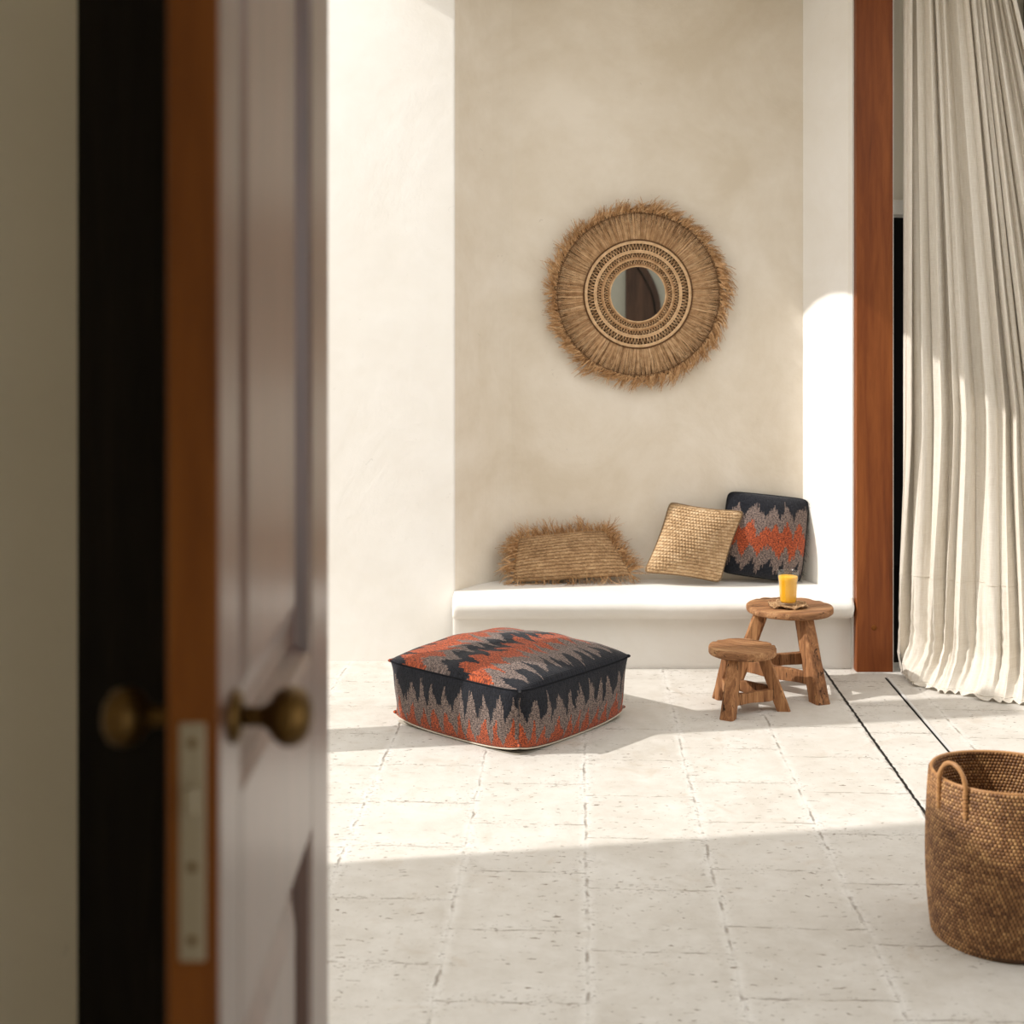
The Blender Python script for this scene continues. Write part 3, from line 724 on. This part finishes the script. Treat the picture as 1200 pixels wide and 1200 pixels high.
# fringe, swept clockwise
def sweep(n, ra, rb, l0, l1, sw, y0):
    a = np.sort(rng.uniform(0, 2*PI, n)); cl = np.repeat(rng.normal(size=n//12+1), 12)[:n]*.36
    rs = rng.uniform(ra, rb, n); L = rng.uniform(l0, l1, n)*(1+.12*np.sin(a*5+.5)+.08*np.sin(a*11)); ang = sw+cl+rng.normal(size=n)*.17; L = L*np.repeat(rng.uniform(.75, 1.2, n//12+1), 12)[:n]
    P_ = np.zeros((n, 4, 3)); y = y0+rng.uniform(-.014, .010, n)
    for t in range(4):
        f = t/3; aa = ang*(.55+.45*f)
        dx = np.cos(a)*np.cos(aa)+np.sin(a)*np.sin(aa); dz = np.sin(a)*np.cos(aa)-np.cos(a)*np.sin(aa)
        P_[:, t, 0] = rs*np.cos(a)+dx*L*f; P_[:, t, 2] = rs*np.sin(a)+dz*L*f-.006*f*f; P_[:, t, 1] = y-.010*math.sin(f*PI)+rng.normal(size=n)*.003*f
    P_[..., 1] = np.minimum(P_[..., 1], .036)
    return P_, rng.uniform(.0016, .0030, n)
A1 = sweep(2100, .400, .422, .04, .078, .72, .004); A2 = sweep(700, .402, .415, .03, .05, .5, -.006)
strand_mesh('fringe', (np.concatenate([A1[0], A2[0]]), np.concatenate([A1[1], A2[1]])), M['raffia_brown'], mr)

# ------------------------------------------------------------------ basket
BC = (1.292, 3.5); BH = .422; BR_ = .186
bk = empty('rattan_basket', (*BC, 0)); tag(bk, 'brown woven rattan basket with arched cane handle, cut off by the corner', 'basket')
nu, rows, spr = 120*8, 48, 7; nv = rows*spr
th_ = np.linspace(0, 2*PI, nu, endpoint=False)[:, None]; f = np.linspace(0, 1, nv)[None, :]
rad = BR_*(.93+.11*np.sin(np.clip(f*1.15+.12, 0, 1)*PI)**1.0-.00*f); rad = BR_*(.90+.135*np.sin((f*.86+.14)*PI)**.8+.09*f**3)
U_ = th_/(2*PI)*120; V_ = f*rows; ro = np.floor(V_); s = (U_+ro*.36) % 1
# twill: a fat stitch then a gap, rows slightly rounded
hgt = np.clip(np.sin(PI*s), 0, 1)**.5*np.sqrt(np.clip(1-(2*(V_-ro)-1)**2, 0, 1))
def bpoly(sgn, off, uoff):
    r = rad+off+sgn*.0042*hgt
    P_ = np.zeros((nu, nv, 3)); P_[..., 0] = r*np.cos(th_); P_[..., 1] = r*.97*np.sin(th_); P_[..., 2] = f*BH+.0015*np.sin(th_*3)
    return P_
Po = bpoly(1, 0, 0); uv = np.stack([np.broadcast_to(U_, (nu, nv)), np.broadcast_to(V_, (nu, nv))], -1)
mesh_obj('outer_weave', Po.reshape(-1, 3), grid_faces(nu, nv, cu=True), M['rattan'], bk, uvs=uv.reshape(-1, 2))
Pi = bpoly(-1, -.006, 0); mesh_obj('inner_weave', Pi.reshape(-1, 3), grid_faces(nu, nv, cu=True, flip=True), M['rattan'], bk, uvs=uv.reshape(-1, 2))
lathe('base', [(0, .004), (BR_*.97, .004), (BR_*.97, .012), (0, .012)], M['rattan'], bk, 64)
rr = float(rad[0, -1])-.003
tube('rim', [(rr*math.cos(t), rr*.97*math.sin(t), BH+.0015*math.sin(3*t)) for t in np.linspace(0, 2*PI, 160, endpoint=False)], .0046, M['cane'], bk, 8, True)
def handle(ac, half):
    pts = []; lo_z = BH-.078
    for q in np.linspace(0, 1, 60):
        if q < .3: x = -1; z = lo_z+(BH-.0-lo_z)*(q/.3)
        elif q > .7: x = 1; z = lo_z+(BH-lo_z)*((1-q)/.3)
        else:
            t = (q-.3)/.4*PI; x = -math.cos(t); z = BH+math.sin(t)*.052
        k = x if abs(x) < 1 else x
        a = ac+half*k*(1-.06*(z-BH)/.05 if z > BH else 1); r = rr+.0115-(0 if z < BH else .006*(z-BH)/.05)
        pts.append((r*math.cos(a), r*.97*math.sin(a), z+.0))
    radii = .0062+.0006*np.sin(np.linspace(0, 60, 60)); radii[0] = radii[-1] = .004
    h = tube('handle', pts, radii, M['cane'], bk, 10)
    for rg in (range(3, 17), range(43, 57)):
        tt = np.linspace(rg[0], rg[-1], 160); P0 = np.array(pts); c_ = np.stack([np.interp(tt, np.arange(60), P0[:, q]) for q in range(3)], -1)
        w_ = tt*2*PI/2.2; tube('binding', c_+np.stack([np.cos(w_)*math.cos(ac+PI/2), np.cos(w_)*math.sin(ac+PI/2), 0*w_], -1)*.0066+np.stack([np.sin(w_)*math.cos(ac), np.sin(w_)*math.sin(ac), 0*w_], -1)*.0066, .0011, M['cane'], h, 5)
ah = math.atan2(-.085*1.0, -.155)
handle(ah, .235); handle(ah+PI, .235)

# ------------------------------------------------------------------ curtain
cur = empty('linen_curtain', (1.78, 6.05, 0)); tag(cur, 'long natural linen curtain hanging in folds and pooling on the floor', 'curtain')
nu, nv = 620, 170; s = np.linspace(0, 1, nu)[:, None]; f = np.linspace(0, 1, nv)[None, :]   # f 0 floor .. 1 rail
top = np.array([[1.812, 6.12], [1.95, 6.10], [2.12, 6.05], [2.24, 6.01]]); mid = np.array([[1.800, 6.10], [2.02, 6.02], [2.30, 5.90], [2.62, 5.76]]); bot = np.array([[1.782, 6.13], [1.95, 5.90], [2.28, 5.66], [2.80, 5.44]])
def curve(c, s):
    t = s*(len(c)-1); i = np.clip(t.astype(int), 0, len(c)-2); u = t-i
    p = lambda k: c[np.clip(k, 0, len(c)-1)]
    p0, p1, p2, p3 = p(i-1), p(i), p(i+1), p(i+2); u = u[..., None]
    return .5*((2*p1)+(-p0+p2)*u+(2*p0-5*p1+4*p2-p3)*u*u+(-p0+3*p1-3*p2+p3)*u**3)
sf = s[:, 0]; Ct, Cm, Cb = curve(top, sf), curve(mid, sf), curve(bot, sf)
zt = 3.22; z = f*zt
wm = np.clip(z/1.2, 0, 1); wm = wm*wm*(3-2*wm); wt = np.clip((z-1.2)/2.0, 0, 1)
XY = Cb[:, None]*(1-wm)[..., None]+Cm[:, None]*wm[..., None]; XY = XY*(1-wt)[..., None]+Ct[:, None]*wt[..., None]
T = np.gradient(XY, axis=0); T /= np.linalg.norm(T, axis=2)[..., None]+1e-9; N = np.stack([T[..., 1], -T[..., 0]], -1)
ph = 2*PI*(17*s+.9*np.sin(s*7+1)+.35*np.sin(s*19+.3)); drift = .8*(1-f)*np.sin(s*23)+.5*np.sin(f*2.5+s*9)
w1 = np.sin(ph+drift); w2 = np.sin(ph*.53+1.1+drift*.7); w3 = np.sin(ph*2.3+z*1.5)
fold = (np.sign(w1)*abs(w1)**.8*.030+w2*.020)*(1-.35*wt)+w3*.004
low = np.clip(1-z/.46, 0, 1)
fold = fold*(1-.3*low)+low**.5*(np.sin(ph*2.9+z*5)*.006+np.sin(ph*4.7+z*9+1)*.0035)
fold = fold*(1-.7*np.clip(1-z/.10, 0, 1))
crump = low*.004*(np.sin(z*70+s*60)+np.sin(z*113-s*41))
flare = .15*np.clip(1-z/.20, 0, 1)**2.0*(1+.08*np.sin(s*40)+.03*np.sin(s*91))
X = XY[..., 0]+N[..., 0]*(fold+crump+flare)+T[..., 0]*.010*np.sin(2*ph)*(1-.5*low); Y = XY[..., 1]+N[..., 1]*(fold+crump+flare)
Z = np.maximum(z+0*s, .004+.014*np.clip(1-z/.06, 0, 1)*(0.5+.5*np.sin(s*150+3*np.sin(s*33))))
X = np.maximum(X, 1.772+0*X); Y = np.minimum(Y, 6.16)
P_ = np.stack([X-1.78, Y-6.05, Z], -1); uv = np.stack([np.broadcast_to(s*2.4, (nu, nv)), np.broadcast_to(z, (nu, nv))], -1)
mesh_obj('cloth', P_.reshape(-1, 3), grid_faces(nu, nv), M['linen'], cur, uvs=uv.reshape(-1, 2))
k = int(np.argmin(abs(z[0]-.46))); seam = P_[:, k]+np.stack([N[:, k, 0], N[:, k, 1], np.zeros(nu)], -1)*.002
tube('seam', seam, .0014, M['linen'], cur, 5)
seam = P_[:, 1].copy(); tube('hem', seam+np.stack([N[:, 1, 0], N[:, 1, 1], np.zeros(nu)], -1)*.001, .003, M['linen'], cur, 6)
rl = tube('curtain_rail', [(1.77, 6.16, 3.25), (1.9, 6.12, 3.25), (2.2, 6.05, 3.25), (2.9, 5.9, 3.25)], .012, M['door_dark'], None, 12); tag(rl, 'dark curtain rail under the ceiling above the linen curtain', 'curtain rail')

# ------------------------------------------------------------------ light, world, camera
sun = bpy.data.lights.new('sun', 'SUN'); sun.energy = 4.7; sun.angle = math.radians(.6); sun.color = (1, .965, .925)
so = bpy.data.objects.new('sun', sun); COL.objects.link(so)
dirv = Vector((1, .173, 0)).normalized()*math.cos(math.radians(39)); dirv.z = -math.sin(math.radians(39))
so.rotation_euler = dirv.to_track_quat('-Z', 'Y').to_euler(); so.location = (-6, 3, 6)
w = bpy.data.worlds.new('world'); sc.world = w; w.use_nodes = True
w.node_tree.nodes['Background'].inputs[0].default_value = (1.0, .985, .965, 1); w.node_tree.nodes['Background'].inputs[1].default_value = 2.15
cam = bpy.data.cameras.new('camera'); co_ = bpy.data.objects.new('camera', cam); COL.objects.link(co_)
co_.location = (0, 0, 1.6); co_.rotation_euler = (PI/2, 0, 0); cam.sensor_width = 36; cam.lens = 46.8; cam.shift_y = -220/1200
cam.dof.use_dof = True; cam.dof.focus_distance = 5.1; cam.dof.aperture_fstop = 3.3; cam.clip_start = .05
sc.camera = co_
sc.view_settings.view_transform = 'Standard'; sc.view_settings.look = 'None'; sc.view_settings.gamma = 1; sc.view_settings.exposure = -.34
sc.view_settings.use_curve_mapping = False
sc.cycles.max_bounces = 10; sc.cycles.use_denoising = True; sc.cycles.sample_clamp_indirect = 6
